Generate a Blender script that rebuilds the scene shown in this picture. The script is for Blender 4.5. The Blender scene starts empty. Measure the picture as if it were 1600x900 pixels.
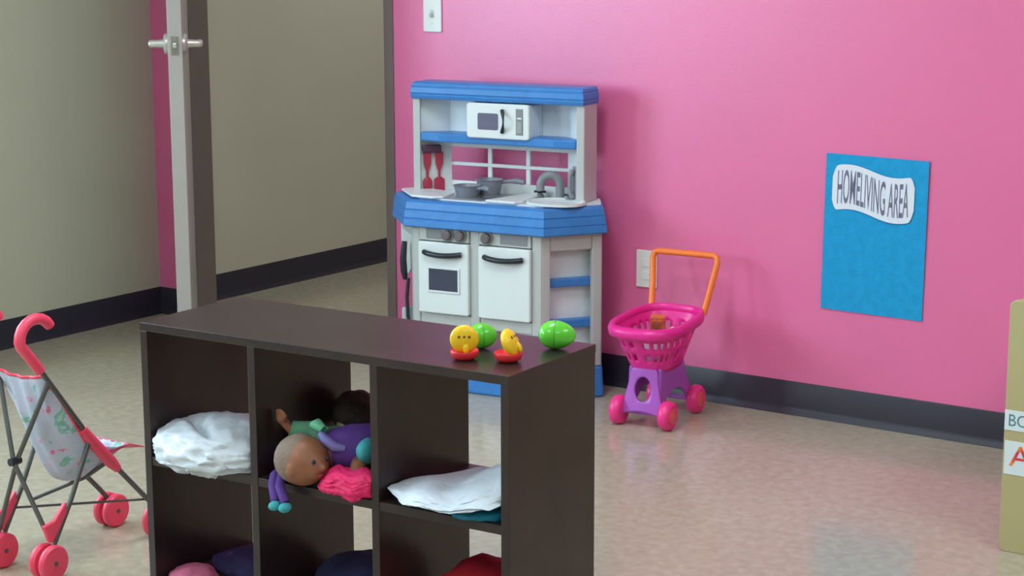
import bpy, bmesh, math, random
from mathutils import Vector, Matrix, noise

# ------------------------------------------------------------------ camera
scene = bpy.context.scene
col = scene.collection
CAM = Vector((0.0, -4.8881, 1.4245))
FWD = Vector((-0.5649614, 0.80301621, -0.18969339))
RGT = Vector((0.81812145, 0.57504079, -0.00231939))
UPV = Vector((-0.10721893, 0.1565026, 0.98184064))
FPX = 2930.24                                   # focal length in pixels of the 1600 px wide frame
cd = bpy.data.cameras.new('camera')
cd.sensor_width = 36.0
cd.lens = FPX * 36.0 / 1600.0
cd.clip_start = 0.05
cam = bpy.data.objects.new('camera', cd)
col.objects.link(cam)
cam.matrix_world = Matrix(((RGT.x, UPV.x, -FWD.x, CAM.x), (RGT.y, UPV.y, -FWD.y, CAM.y),
                           (RGT.z, UPV.z, -FWD.z, CAM.z), (0, 0, 0, 1)))
scene.camera = cam

# ------------------------------------------------------------------ world, light, exposure
w = bpy.data.worlds.new('world'); scene.world = w; w.use_nodes = True
bgn = w.node_tree.nodes['Background']
bgn.inputs[0].default_value = (0.62, 0.78, 1.0, 1); bgn.inputs[1].default_value = 1.0
scene.view_settings.view_transform = 'Standard'
scene.view_settings.look = 'None'
scene.view_settings.gamma = 1.0
scene.view_settings.use_curve_mapping = False
scene.view_settings.exposure = 0.0
XL = -5.05            # plane of the left wall

def area(name, loc, rot, sx, sy, power, rgb):
    l = bpy.data.lights.new(name, 'AREA'); l.shape = 'RECTANGLE'; l.size = sx; l.size_y = sy
    l.energy = power; l.color = rgb
    o = bpy.data.objects.new(name, l); col.objects.link(o); o.location = loc; o.rotation_euler = rot
    return o
# daylight entering by the two windows of the left wall
WIN = [(-3.05, -1.75), (-4.85, -3.55)]       # y ranges of the window openings
WZ = (0.80, 2.00)
for (a, b) in WIN:
    area('window_daylight', (XL - 0.10, (a + b) / 2, (WZ[0] + WZ[1]) / 2), (0, -math.pi / 2, 0), WZ[1] - WZ[0], b - a, 64, (0.68, 0.92, 1.06))
# ceiling lamps (their panels are built below)
LAMPS = [(-2.6, -1.9), (0.2, -1.9), (-2.6, -4.6), (0.2, -4.6)]
for (x, y) in LAMPS:
    area('ceiling_lamp_light', (x, y, 2.66), (0, 0, 0), 0.56, 1.16, 22, (0.86, 0.98, 1.0))
area('hall_lamp_light', (-3.9, 1.5, 2.66), (0, 0, 0), 0.5, 0.5, 17, (0.88, 0.98, 1.0))

# ------------------------------------------------------------------ helpers
def lin(c):
    out = []
    for v in c:
        v = v / 255.0
        out.append(v / 12.92 if v <= 0.04045 else ((v + 0.055) / 1.055) ** 2.4)
    return out
MATS = {}
def mat(name, rgb, rough=0.5, var=0.05, scale=12.0, bump=0.0, bscale=60.0, metal=0.0, spec=0.5, trans=0.0, sss=0.0):
    if name in MATS: return MATS[name]
    m = bpy.data.materials.new(name); m.use_nodes = True
    nt = m.node_tree; N = nt.nodes; L = nt.links
    b = N['Principled BSDF']
    c = lin(rgb)
    tc = N.new('ShaderNodeTexCoord')
    n = N.new('ShaderNodeTexNoise'); n.inputs['Scale'].default_value = scale; n.inputs['Detail'].default_value = 5
    L.new(tc.outputs['Object'], n.inputs['Vector'])
    r = N.new('ShaderNodeValToRGB')
    r.color_ramp.elements[0].position = 0.3; r.color_ramp.elements[1].position = 0.7
    r.color_ramp.elements[0].color = [max(0, v * (1 - var)) for v in c] + [1]
    r.color_ramp.elements[1].color = [min(1, v * (1 + var)) for v in c] + [1]
    L.new(n.outputs['Fac'], r.inputs['Fac']); L.new(r.outputs['Color'], b.inputs['Base Color'])
    b.inputs['Roughness'].default_value = rough
    b.inputs['Metallic'].default_value = metal
    b.inputs['Specular IOR Level'].default_value = spec
    if trans: b.inputs['Transmission Weight'].default_value = trans
    if sss:
        b.inputs['Subsurface Weight'].default_value = sss
        b.inputs['Subsurface Radius'].default_value = (0.02, 0.02, 0.02)
    if bump:
        n2 = N.new('ShaderNodeTexNoise'); n2.inputs['Scale'].default_value = bscale; n2.inputs['Detail'].default_value = 4
        L.new(tc.outputs['Object'], n2.inputs['Vector'])
        bp = N.new('ShaderNodeBump'); bp.inputs['Strength'].default_value = bump; bp.inputs['Distance'].default_value = 0.01
        L.new(n2.outputs['Fac'], bp.inputs['Height']); L.new(bp.outputs['Normal'], b.inputs['Normal'])
    MATS[name] = m
    return m
def ramp_mat(name, stops, scale, rough=0.6, detail=3.0, spec=0.4, bump=0.0):
    """a printed or speckled surface: noise through a colour ramp"""
    m = bpy.data.materials.new(name); m.use_nodes = True
    nt = m.node_tree; N = nt.nodes; L = nt.links; b = N['Principled BSDF']
    tc = N.new('ShaderNodeTexCoord'); n = N.new('ShaderNodeTexNoise')
    n.inputs['Scale'].default_value = scale; n.inputs['Detail'].default_value = detail
    L.new(tc.outputs['Object'], n.inputs['Vector'])
    r = N.new('ShaderNodeValToRGB')
    el = r.color_ramp.elements
    while len(el) < len(stops): el.new(0.5)
    for e, (pos, c) in zip(el, stops):
        e.position = pos; e.color = lin(c) + [1]
    L.new(n.outputs['Fac'], r.inputs['Fac']); L.new(r.outputs['Color'], b.inputs['Base Color'])
    b.inputs['Roughness'].default_value = rough; b.inputs['Specular IOR Level'].default_value = spec
    if bump:
        bp = N.new('ShaderNodeBump'); bp.inputs['Strength'].default_value = bump; bp.inputs['Distance'].default_value = 0.005
        L.new(n.outputs['Fac'], bp.inputs['Height']); L.new(bp.outputs['Normal'], b.inputs['Normal'])
    MATS[name] = m
    return m
def emit(name, rgb, s):
    m = bpy.data.materials.new(name); m.use_nodes = True
    b = m.node_tree.nodes['Principled BSDF']
    b.inputs['Base Color'].default_value = lin(rgb) + [1]
    b.inputs['Emission Color'].default_value = lin(rgb) + [1]; b.inputs['Emission Strength'].default_value = s
    MATS[name] = m
    return m

class G:
    """collects geometry for one mesh object"""
    def __init__(s): s.v = []; s.f = []
    def add(s, vs, fs, M=None):
        k = len(s.v)
        for q in vs:
            q = Vector(q); s.v.append(tuple(M @ q) if M else tuple(q))
        s.f += [tuple(i + k for i in f) for f in fs]
        return s
    def box(s, x0, x1, y0, y1, z0, z1, M=None):
        vs = [(x, y, z) for z in (z0, z1) for y in (y0, y1) for x in (x0, x1)]
        return s.add(vs, [(0, 2, 3, 1), (4, 5, 7, 6), (0, 1, 5, 4), (2, 6, 7, 3), (0, 4, 6, 2), (1, 3, 7, 5)], M)
    def prism(s, poly, z0, z1, M=None, poly2=None):
        n = len(poly); p2 = poly2 or poly
        vs = [(x, y, z0) for x, y in poly] + [(x, y, z1) for x, y in p2]
        fs = [tuple(range(n - 1, -1, -1)), tuple(range(n, 2 * n))] + [(i, (i + 1) % n, n + (i + 1) % n, n + i) for i in range(n)]
        return s.add(vs, fs, M)
    def tube(s, path, r, n=12, M=None, closed=False):
        path = [Vector(q) for q in path]; m = len(path)
        rr = r if isinstance(r, (list, tuple)) else [r] * m
        vs = []; up = None
        for i, q in enumerate(path):
            a = path[i - 1] if (i > 0 or closed) else path[i]
            b = path[(i + 1) % m] if (i < m - 1 or closed) else path[i]
            t = (b - a).normalized()
            if up is None:
                up = t.orthogonal().normalized()
            up = (up - t * up.dot(t)); up = up.normalized() if up.length > 1e-6 else t.orthogonal().normalized()
            sd = t.cross(up)
            for k in range(n):
                an = 2 * math.pi * k / n
                vs.append(q + (up * math.cos(an) + sd * math.sin(an)) * rr[i])
        fs = []
        for i in range(m if closed else m - 1):
            for k in range(n):
                j = (i + 1) % m
                fs.append((i * n + k, i * n + (k + 1) % n, j * n + (k + 1) % n, j * n + k))
        if not closed:
            fs.append(tuple(range(n - 1, -1, -1))); fs.append(tuple(range((m - 1) * n, m * n)))
        return s.add(vs, fs, M)
    def lathe(s, prof, n=24, M=None, closed=False):
        """profile of (radius, z) turned about z"""
        vs = []; fs = []; m = len(prof)
        for (r, z) in prof:
            for k in range(n):
                an = 2 * math.pi * k / n; vs.append((max(r, 1e-5) * math.cos(an), max(r, 1e-5) * math.sin(an), z))
        for i in range(m if closed else m - 1):
            j = (i + 1) % m
            for k in range(n): fs.append((i * n + k, i * n + (k + 1) % n, j * n + (k + 1) % n, j * n + k))
        if not closed:
            fs.append(tuple(range(n - 1, -1, -1))); fs.append(tuple(range((m - 1) * n, m * n)))
        return s.add(vs, fs, M)
    def ball(s, c, r, n=20, M=None):
        if not isinstance(r, (list, tuple)): r = (r, r, r)
        T = Matrix.Translation(c) @ Matrix.Diagonal((r[0], r[1], r[2], 1))
        if M: T = M @ T
        return s.lathe([(math.sin(math.pi * i / 12), -math.cos(math.pi * i / 12)) for i in range(13)], n, T)
    def grid(s, fn, nu, nv, skip=None, wrap=False, M=None):
        vs = [fn(i / nu, j / nv) for j in range(nv + 1) for i in range(nu if wrap else nu + 1)]
        W = nu if wrap else nu + 1
        fs = []
        for j in range(nv):
            for i in range(nu):
                if skip and skip(i, j): continue
                a = j * W + i; b = j * W + (i + 1) % W if wrap else j * W + i + 1
                fs.append((a, b, b + W, a + W))
        return s.add(vs, fs, M)
    def build(s, name, m, parent=None, bevel=0, smooth=None, seg=2, solid=0, sub=0, remesh=0):
        me = bpy.data.meshes.new(name); me.from_pydata(s.v, [], s.f); me.update()
        bm = bmesh.new(); bm.from_mesh(me); bmesh.ops.recalc_face_normals(bm, faces=bm.faces); bm.to_mesh(me); bm.free()
        me.materials.append(m)
        if smooth is not None:
            for q in me.polygons: q.use_smooth = True
            me.set_sharp_from_angle(angle=math.radians(smooth))
        o = bpy.data.objects.new(name, me); col.objects.link(o)
        if parent: o.parent = parent
        if remesh:
            md = o.modifiers.new('remesh', 'REMESH'); md.mode = 'VOXEL'; md.voxel_size = remesh; md.use_smooth_shade = True
            sm = o.modifiers.new('smooth', 'SMOOTH'); sm.factor = 0.5; sm.iterations = 6
        if solid:
            md = o.modifiers.new('solid', 'SOLIDIFY'); md.thickness = solid; md.offset = 0
        if sub:
            md = o.modifiers.new('sub', 'SUBSURF'); md.levels = sub; md.render_levels = sub
        if bevel:
            md = o.modifiers.new('bevel', 'BEVEL'); md.width = bevel; md.segments = seg; md.limit_method = 'ANGLE'; md.angle_limit = math.radians(40)
        return o
def thing(name, label, cat, loc=(0, 0, 0), rz=0.0, group=None):
    o = bpy.data.objects.new(name, None); o.empty_display_size = 0.05; col.objects.link(o)
    o.location = loc; o.rotation_euler = (0, 0, rz)
    return tag(o, label, cat, group)
def tag(o, label, cat, group=None):
    o['label'] = label; o['category'] = cat
    if group: o['group'] = group
    return o
def struct(o, label=None):
    o['kind'] = 'structure'
    if label: o['label'] = label
    return o
def origin(o, loc, rz=0.0):
    """put a mesh, modelled about its own origin, at a place"""
    o.location = loc; o.rotation_euler = (0, 0, rz); return o
def RX(a): return Matrix.Rotation(a, 4, 'X')
def RY(a): return Matrix.Rotation(a, 4, 'Y')
def RZ(a): return Matrix.Rotation(a, 4, 'Z')
def TR(x, y, z): return Matrix.Translation((x, y, z))
def rrect(x0, x1, z0, z1, r, n=5):
    pts = []
    for cx, cz, a0 in ((x1 - r, z1 - r, 0), (x0 + r, z1 - r, 90), (x0 + r, z0 + r, 180), (x1 - r, z0 + r, 270)):
        for k in range(n + 1):
            a = math.radians(a0 + 90 * k / n); pts.append((cx + r * math.cos(a), cz + r * math.sin(a)))
    return pts
FACE = RX(math.pi / 2)        # turns (x, y, z) to (x, -z, y): an outline in the xz plane, extruded towards -y
def blob(c, r, seed, amp=0.25, freq=2.0, ridge=0.6, floor=None, sub=5, squash=1.0, shape=None):
    """a crumpled closed body"""
    bm = bmesh.new(); bmesh.ops.create_icosphere(bm, subdivisions=sub, radius=1.0)
    off = Vector((seed * 7.1, seed * 3.3, seed * 5.7)); vs = []
    for q in bm.verts:
        d = q.co.copy()
        a = noise.noise(d * freq + off); b = 1 - abs(noise.noise(d * freq * 2.1 + off)) * 2; e = 1 - abs(noise.noise(d * freq * 4.7 + off * 2)) * 2
        k = 1 + amp * ((1 - ridge) * a + ridge * (0.6 * b + 0.35 * e) * 0.6)
        pnt = Vector((c[0] + d.x * r[0] * k, c[1] + d.y * r[1] * k, c[2] + d.z * r[2] * k))
        if shape: pnt = shape(pnt)
        if floor is not None and pnt.z < floor: pnt.z = floor + 0.0005 * (1 + a)
        vs.append(pnt)
    bm.verts.index_update()
    fs = [tuple(x.index for x in f.verts) for f in bm.faces]
    bm.free()
    return G().add(vs, fs)
def text_mesh(body, width, height, bold=0.0):
    """flat lettering as mesh data, fitted to a box centred on the origin in the xy plane"""
    cu = bpy.data.curves.new('lettering', 'FONT'); cu.body = body; cu.align_x = 'LEFT'; cu.resolution_u = 4; cu.offset = bold
    o = bpy.data.objects.new('lettering', cu); col.objects.link(o)
    dg = bpy.context.evaluated_depsgraph_get(); dg.update()
    me = bpy.data.meshes.new_from_object(o.evaluated_get(dg))
    bpy.data.objects.remove(o, do_unlink=True); bpy.data.curves.remove(cu)
    xs = [q.co.x for q in me.vertices]; ys = [q.co.y for q in me.vertices]
    x0, x1, y0, y1 = min(xs), max(xs), min(ys), max(ys)
    for q in me.vertices:
        q.co = Vector(((q.co.x - x0) / (x1 - x0) * width - width / 2, (q.co.y - y0) / (y1 - y0) * height - height / 2, 0))
    return me

# ------------------------------------------------------------------ materials
M_PINK = mat('pink_paint', (232, 113, 165), 0.34, 0.02, 3.0, 0.05, 180.0, spec=0.7)
M_TAN = mat('tan_paint', (200, 197, 178), 0.55, 0.02, 3.0, 0.06, 160.0)
M_CREAM = mat('cream_paint', (222, 216, 200), 0.6, 0.02, 3.0)
M_CEIL = mat('ceiling_tile', (228, 226, 218), 0.9, 0.03, 30.0)
M_BASE = mat('charcoal_vinyl', (48, 43, 58), 0.38, 0.06, 9.0)
M_FRAME = mat('taupe_frame_paint', (118, 104, 100), 0.45, 0.03)
M_DOOR = mat('greige_door_paint', (176, 172, 168), 0.42, 0.03, 4.0)
M_FLOOR = ramp_mat('beige_vinyl_tile', [(0.3, (170, 160, 140)), (0.5, (178, 169, 149)), (0.7, (186, 178, 159))], 38.0, 0.16, 10.0, 0.6)
M_PLATE = mat('white_plate_plastic', (232, 234, 232), 0.35, 0.01)
M_NICKEL = mat('satin_nickel', (205, 203, 196), 0.32, 0.04, 20.0, metal=0.55)
M_LATCH = mat('latch_steel', (150, 148, 138), 0.4, 0.12, 60.0, metal=0.6)
M_GLASS = mat('window_glass', (240, 248, 250), 0.02, 0.0, trans=1.0)
M_WHITEF = mat('white_window_frame', (225, 226, 224), 0.45, 0.02)
M_LAMP = emit('lamp_diffuser', (238, 252, 255), 4.0)

# ------------------------------------------------------------------ room shell
T = 0.12
YB, YF, XR, H = 3.0, -7.2, 3.2, 2.7        # far end of the hall, wall behind the camera, right wall, ceiling
TP = 0.10
DX0, DX1, DH = -4.900, -3.916, 2.10         # doorway in the pink wall, frame included
struct(G().box(XL - T, XR + T, YF - T, YB + T, -0.1, 0.0).build('floor', M_FLOOR), 'glossy speckled beige vinyl floor')
struct(G().box(XL - T, XR + T, YF - T, YB + T, H, H + 0.1).build('ceiling', M_CEIL))
g = G(); g.box(XL, DX0, 0, TP, 0, H); g.box(DX1, XR, 0, TP, 0, H); g.box(DX0, DX1, 0, TP, DH, H)
struct(g.build('wall_back', M_PINK), 'bright pink painted wall')
g = G(); ys = [YF]
for a, b in sorted(WIN): ys += [a, b]
ys.append(YB)
for i in range(0, len(ys), 2): g.box(XL - T, XL, ys[i], ys[i + 1], 0, H)
for a, b in WIN:
    g.box(XL - T, XL, a, b, 0, WZ[0]); g.box(XL - T, XL, a, b, WZ[1], H)
struct(g.build('wall_left', M_TAN), 'tan painted side wall running on into the hall')
struct(G().box(XR, XR + T, YF, YB, 0, H).build('wall_right', M_CREAM))
struct(G().box(XL, XR, YF - T, YF, 0, H).build('wall_front', M_CREAM))
struct(G().box(XL, XR, YB, YB + T, 0, H).build('wall_hall_end', M_TAN))
struct(G().box(-2.2, -2.1, TP, YB, 0, H).build('wall_hall_side', M_TAN))
for i, (a, b) in enumerate(WIN):
    g = G()
    g.box(XL - 0.09, XL - 0.03, a, b, WZ[0], WZ[0] + 0.05); g.box(XL - 0.09, XL - 0.03, a, b, WZ[1] - 0.05, WZ[1])
    g.box(XL - 0.09, XL - 0.03, a, a + 0.05, WZ[0] + 0.05, WZ[1] - 0.05); g.box(XL - 0.09, XL - 0.03, b - 0.05, b, WZ[0] + 0.05, WZ[1] - 0.05)
    g.box(XL - 0.08, XL - 0.04, (a + b) / 2 - 0.02, (a + b) / 2 + 0.02, WZ[0] + 0.05, WZ[1] - 0.05)
    wo = struct(g.build('window_%d' % (i + 1), M_WHITEF))
    G().box(XL - 0.02, XL + 0.05, a - 0.04, b + 0.04, WZ[0] - 0.03, WZ[0] - 0.001).build('window_sill', M_WHITEF, wo, 0.004)
# baseboards: 10 cm vinyl cove with a flared toe
def cove(path, nrm, name):
    prof = [(0.0, 0.0), (0.014, 0.0), (0.013, 0.004), (0.007, 0.012), (0.004, 0.024), (0.0035, 0.097), (0.002, 0.1), (0.0, 0.1)]
    vs = []; fs = []; n = len(prof)
    for q in path:
        for d, z in prof: vs.append((q[0] + nrm[0] * d, q[1] + nrm[1] * d, z))
    fs = [(k, (k + 1) % n, n + (k + 1) % n, n + k) for k in range(n)] + [tuple(range(n)), tuple(range(2 * n - 1, n - 1, -1))]
    o = struct(G().add(vs, fs).build(name, M_BASE, smooth=35)); o['label'] = 'dark charcoal vinyl cove baseboard'
    return o
cove([(DX1, 0), (XR, 0)], (0, -1), 'baseboard_back')
cove([(XL + 0.004, 0), (DX0, 0)], (0, -1), 'baseboard_stub')
cove([(XL, YF), (XL, YB)], (1, 0), 'baseboard_left')
cove([(DX1, TP), (-2.2, TP)], (0, 1), 'baseboard_hall')
# door frame
g = G()
g.box(DX1 - 0.038, DX1 + 0.0, -0.006, TP + 0.006, 0, DH); g.box(DX0, DX0 + 0.038, -0.006, TP + 0.006, 0, DH)
g.box(DX0 + 0.038, DX1 - 0.038, -0.006, TP + 0.006, DH - 0.038, DH)
struct(g.build('trim_1', M_FRAME, bevel=0.003), 'taupe painted steel door frame')
# open door, hinged at the left jamb, swung into the room
da = math.radians(43.6); HX, HY = -4.848, -0.012
door = bpy.data.objects.new('door_1', None); col.objects.link(door); struct(door, 'greige door standing half open into the room')
door.location = (HX, HY, 0); door.rotation_euler = (0, 0, da - math.pi / 2)     # local +x runs from the hinge to the free edge
DW = 0.90
G().box(0.004, DW, -0.045, 0, 0.012, DH - 0.045).build('door_leaf', M_DOOR, door, 0.002)
G().box(DW, DW + 0.0015, -0.035, -0.011, 1.03, 1.088).build('latch_plate', M_LATCH, door)
G().box(DW + 0.0015, DW + 0.010, -0.029, -0.017, 1.052, 1.068).build('latch_bolt', M_NICKEL, door, 0.002)
for sgn, y0 in ((1, 0.0), (-1, -0.045)):
    R = TR(DW - 0.062, y0, 1.062) @ RX(-sgn * math.pi / 2)
    lv = G().lathe([(0.033, 0), (0.033, 0.008), (0.028, 0.013), (0.014, 0.016), (0.012, 0.04), (0.012, 0.056), (0.009, 0.06)], 20, R).build('lever_handle', M_NICKEL, door, smooth=40)
    yy = y0 + sgn * 0.052
    G().tube([(DW - 0.062, yy, 1.062), (DW - 0.09, yy, 1.063), (DW - 0.13, yy, 1.062), (DW - 0.172, yy - sgn * 0.006, 1.060)], [0.011, 0.0105, 0.010, 0.008], 10).build('lever', M_NICKEL, lv, smooth=50)
for z in (0.25, 1.05, 1.85):
    G().tube([(0.0, 0.004, z - 0.05), (0.0, 0.004, z + 0.05)], 0.007, 10).build('hinge', M_FRAME, door, smooth=50)
# ceiling lamps
for i, (x, y) in enumerate(LAMPS + [(-3.9, 1.5)]):
    sx, sy = (0.3, 0.6) if i < 4 else (0.26, 0.26)
    t = thing('ceiling_lamp', 'flush rectangular ceiling lamp panel over the play room' if i < 4 else 'small square ceiling lamp panel in the hall', 'lamp', (x, y, H - 0.03), 0, 'ceiling lamps' if i < 4 else None)
    f = G(); f.box(-sx - 0.03, sx + 0.03, -sy - 0.03, -sy, -0.005, 0.03); f.box(-sx - 0.03, sx + 0.03, sy, sy + 0.03, -0.005, 0.03)
    f.box(-sx - 0.03, -sx, -sy, sy, -0.005, 0.03); f.box(sx, sx + 0.03, -sy, sy, -0.005, 0.03)
    f.build('frame', M_WHITEF, t); G().box(-sx, sx, -sy, sy, 0.004, 0.03).build('diffuser', M_LAMP, t)

# ------------------------------------------------------------------ wall plates
def wall_plate(x, z, name, label, cat):
    t = thing(name, label, cat, (x, 0, z))
    G().prism(rrect(-0.0365, 0.0365, -0.058, 0.058, 0.004, 3), 0.0, 0.0065, FACE).build('plate', M_PLATE, t, 0.002)
    return t
t = wall_plate(-3.7495, 1.1435, 'light_switch', 'white plastic light switch plate high on the pink wall', 'light switch')
G().box(-0.006, 0.006, -0.008, -0.0066, -0.013, 0.013).build('toggle_slot', mat('plate_shadow_grey', (196, 200, 198), 0.5), t)
G().box(-0.004, 0.004, -0.019, -0.007, -0.004, 0.006, TR(0, 0, 0) @ RX(0.25)).build('toggle', mat('toggle_grey', (206, 212, 210), 0.4), t, 0.001)
for z in (-0.03, 0.03): G().lathe([(0.003, 0), (0.003, 0.0012), (0.0015, 0.0015)], 10, TR(0, -0.0064, z) @ RX(math.pi / 2)).build('screw', M_NICKEL, t)
t = wall_plate(-2.929, 0.386, 'wall_outlet', 'white plastic outlet plate low on the pink wall beside the toy cart', 'outlet')
for z in (-0.02, 0.02):
    s_ = G().prism(rrect(-0.016, 0.016, -0.0135, 0.0135, 0.006, 4), 0.0064, 0.0085, TR(0, 0, z) @ FACE).build('receptacle', M_PLATE, t, 0.0008)

# ------------------------------------------------------------------ wall poster
M_POSTER = mat('blue_construction_paper', (36, 156, 212), 0.8, 0.07, 40.0, 0.25, 240.0, spec=0.2)
M_PAPER = mat('white_paper', (226, 230, 242), 0.6, 0.02, 30.0)
M_INK = mat('grey_violet_ink', (112, 112, 140), 0.7, 0.25, 90.0)
PX, PZ = -2.181, 0.5565            # centre of the sheet on the wall
t = thing('wall_poster', 'bright blue paper sheet with a wavy white title taped to pink wall', 'poster', (PX, -0.002, PZ), 0)
t.rotation_euler = (0, math.radians(0.7), 0)
def sheetpt(u, v):
    bend = 0.0012 * math.sin(u * 5 + v * 3) + 0.0015 * (abs(u - .5) * 2) ** 4
    return (-0.156 + 0.312 * u, -0.001 - bend, -0.2265 + 0.453 * v)
G().grid(sheetpt, 14, 16).build('sheet', M_POSTER, t, solid=0.0006)
def wave(x):                       # x in -0.5..0.5 -> vertical offset of the flag-shaped card
    return 0.011 * math.sin((x + 0.53) * 2 * math.pi * 0.98) - 0.010 * x
CW, CH = 0.250, 0.128
def cardpts(w, h, n=40):
    top = []; bot = []
    for i in range(n + 1):
        x = -0.5 + i / n
        k = 1.0
        e = min(x + 0.5, 0.5 - x)
        if e < 0.07: k = 1 - 0.5 * (1 - e / 0.07) ** 2.2
        zt = wave(x) + h / 2 * k; zb = wave(x * 1.02 - 0.02) - h / 2 * k
        top.append((x * w, zt)); bot.append((x * w, zb))
    return bot + top[::-1]
CO = TR(-0.008, -0.0042, 0.1210)
card = G().prism(cardpts(CW, CH), 0.0, 0.0008, CO @ FACE).build('title_card', M_PAPER, t)
me = text_mesh('HOMELIVING AREA', 0.218, 0.098, 0.010)
bm = bmesh.new(); bm.from_mesh(me)
bmesh.ops.subdivide_edges(bm, edges=[e for e in bm.edges if e.calc_length() > 0.012], cuts=3)
for q in bm.verts:
    q.co.y += wave(q.co.x / CW)
bm.to_mesh(me); bm.free()
me.transform(TR(-0.008, -0.0054, 0.1210) @ RX(math.pi / 2)); me.materials.append(M_INK); me.name = 'lettering'
lo = bpy.data.objects.new('lettering', me); col.objects.link(lo); lo.parent = card

# ------------------------------------------------------------------ toy kitchen
K_BLUE = mat('kitchen_blue_plastic', (56, 126, 198), 0.38, 0.07, 22.0, 0.10, 60.0)
K_WHITE = mat('kitchen_white_plastic', (226, 232, 234), 0.35, 0.015)
K_BEIGE = mat('kitchen_beige_plastic', (186, 188, 186), 0.45, 0.03)
K_DARK = mat('kitchen_dark_window', (62, 66, 86), 0.3, 0.08, 30.0)
K_BLACK = mat('kitchen_black_plastic', (34, 42, 50), 0.35, 0.1, 40.0)
K_GREY = mat('kitchen_grey_plastic', (132, 134, 140), 0.4, 0.06)
K_TAUPE = mat('kitchen_knob_taupe', (104, 96, 98), 0.4, 0.06)
K_SILVER = mat('kitchen_silver_plastic', (150, 154, 160), 0.3, 0.04, metal=0.3)
KIT = thing('toy_kitchen', 'white, beige and blue plastic toy kitchen with hutch, oven and sink', 'toy kitchen', (-3.336, -0.337, 0), math.radians(7.5))
def foot(hw, fw, y0, y1, yb):
    """half octagon outline: front half width fw at y0, full half width hw from y1 back to yb"""
    rb = hw - (yb - y1) * 0.5
    return [(-fw, y0), (fw, y0), (hw, y1), (rb, yb), (-rb, yb), (-hw, y1)]
# base
g = G(); g.prism(foot(0.366, 0.234, -0.006, 0.146, 0.262), 0, 0.098, poly2=foot(0.357, 0.228, 0.004, 0.15, 0.26))
g.build('base', K_BLUE, KIT, 0.008)
# lower body: rear panel, posts, rails
G().box(-0.295, 0.295, 0.246, 0.258, 0.098, 0.513).build('rear_panel', K_WHITE, KIT)
def post(x0, x1, y0, y1, z0, z1, name='post', m=K_BEIGE, par=None): return G().box(x0, x1, y0, y1, z0, z1).build(name, m, par or KIT, 0.004)
post(-0.224, -0.199, 0.0, 0.04, 0.098, 0.513); post(-0.021, 0.012, 0.0, 0.04, 0.098, 0.513); post(0.191, 0.224, 0.0, 0.04, 0.098, 0.513)
post(-0.199, -0.021, 0.003, 0.04, 0.205, 0.243, 'rail'); post(0.012, 0.191, 0.003, 0.04, 0.205, 0.243, 'rail')
post(-0.199, -0.021, 0.006, 0.03, 0.098, 0.205, 'kick_panel', K_WHITE); post(0.012, 0.191, 0.006, 0.03, 0.098, 0.205, 'kick_panel', K_WHITE)
# inner partitions behind the front doors
G().box(0.200, 0.210, 0.04, 0.246, 0.098, 0.513).build('partition', K_WHITE, KIT); G().box(-0.210, -0.200, 0.04, 0.246, 0.098, 0.513).build('partition', K_WHITE, KIT)
# angled right face: posts, header, blue shelves
AL = math.hypot(0.131, 0.146); AA = math.atan2(0.146, 0.131)
FR = TR(0.224, 0.002, 0) @ RZ(AA)         # local x along the angled face, y inwards
G().box(0.0, 0.028, 0.0, 0.02, 0.098, 0.513, FR).build('post', K_BEIGE, KIT, 0.004)
G().box(AL - 0.032, AL, 0.0, 0.02, 0.098, 0.513, FR).build('post', K_BEIGE, KIT, 0.004)
G().box(0.028, AL - 0.032, 0.002, 0.018, 0.462, 0.513, FR).build('header', K_BEIGE, KIT, 0.004)
for sx in (-1, 1): G().prism([(0.343, 0.150), (0.354, 0.150), (0.303, 0.252), (0.294, 0.246)], 0.098, 0.513 if sx > 0 else 0.215, Matrix.Diagonal((sx, 1, 1, 1))).build('side_panel', K_BEIGE, KIT)
G().box(0.006, AL - 0.012, 0.050, 0.056, 0.098, 0.513, FR).build('niche_panel', K_WHITE, KIT)
for z0, z1 in ((0.219, 0.245), (0.347, 0.372)): G().box(0.018, AL - 0.020, 0.021, 0.049, z0, z1, FR).build('corner_shelf', K_BLUE, KIT, 0.003)
# angled left face: frame, white arched panel, hanging black receiver
FL = TR(-0.230, 0.002, 0) @ RZ(math.pi - AA)
FLm = Matrix.Diagonal((-1, 1, 1, 1)) @ FR
G().box(0.0, 0.024, 0.0, 0.02, 0.098, 0.513, FLm).build('post', K_BEIGE, KIT, 0.004)
G().box(AL - 0.012, AL, 0.0, 0.02, 0.335, 0.513, FLm).build('post', K_WHITE, KIT, 0.003)
G().box(AL - 0.012, AL, 0.0, 0.02, 0.098, 0.215, FLm).build('post', K_WHITE, KIT, 0.003)
G().box(0.024, AL - 0.012, 0.002, 0.018, 0.475, 0.513, FLm).build('header', K_BEIGE, KIT, 0.004)
arch = [(0.024, 0.40), (0.06, 0.365), (0.10, 0.345), (AL - 0.012, 0.335), (AL - 0.012, 0.475), (0.024, 0.475)]
G().prism(arch, 0.004, 0.012, FLm @ Matrix(((1, 0, 0, 0), (0, 0, 1, 0), (0, 1, 0, 0), (0, 0, 0, 1)))).build('arch_panel', K_WHITE, KIT)
G().tube([(0.055, -0.016, 0.455), (0.05, -0.022, 0.40), (0.05, -0.020, 0.36), (0.062, -0.014, 0.335)], [0.009, 0.011, 0.011, 0.008], 10, FLm).build('receiver', K_BLACK, KIT, smooth=60)
G().tube([(0.04, -0.008, 0.34), (0.036, -0.014, 0.28), (0.036, -0.012, 0.22), (0.04, -0.004, 0.17)], 0.006, 8, FLm).build('receiver_cord', K_BLACK, KIT, smooth=60)
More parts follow.
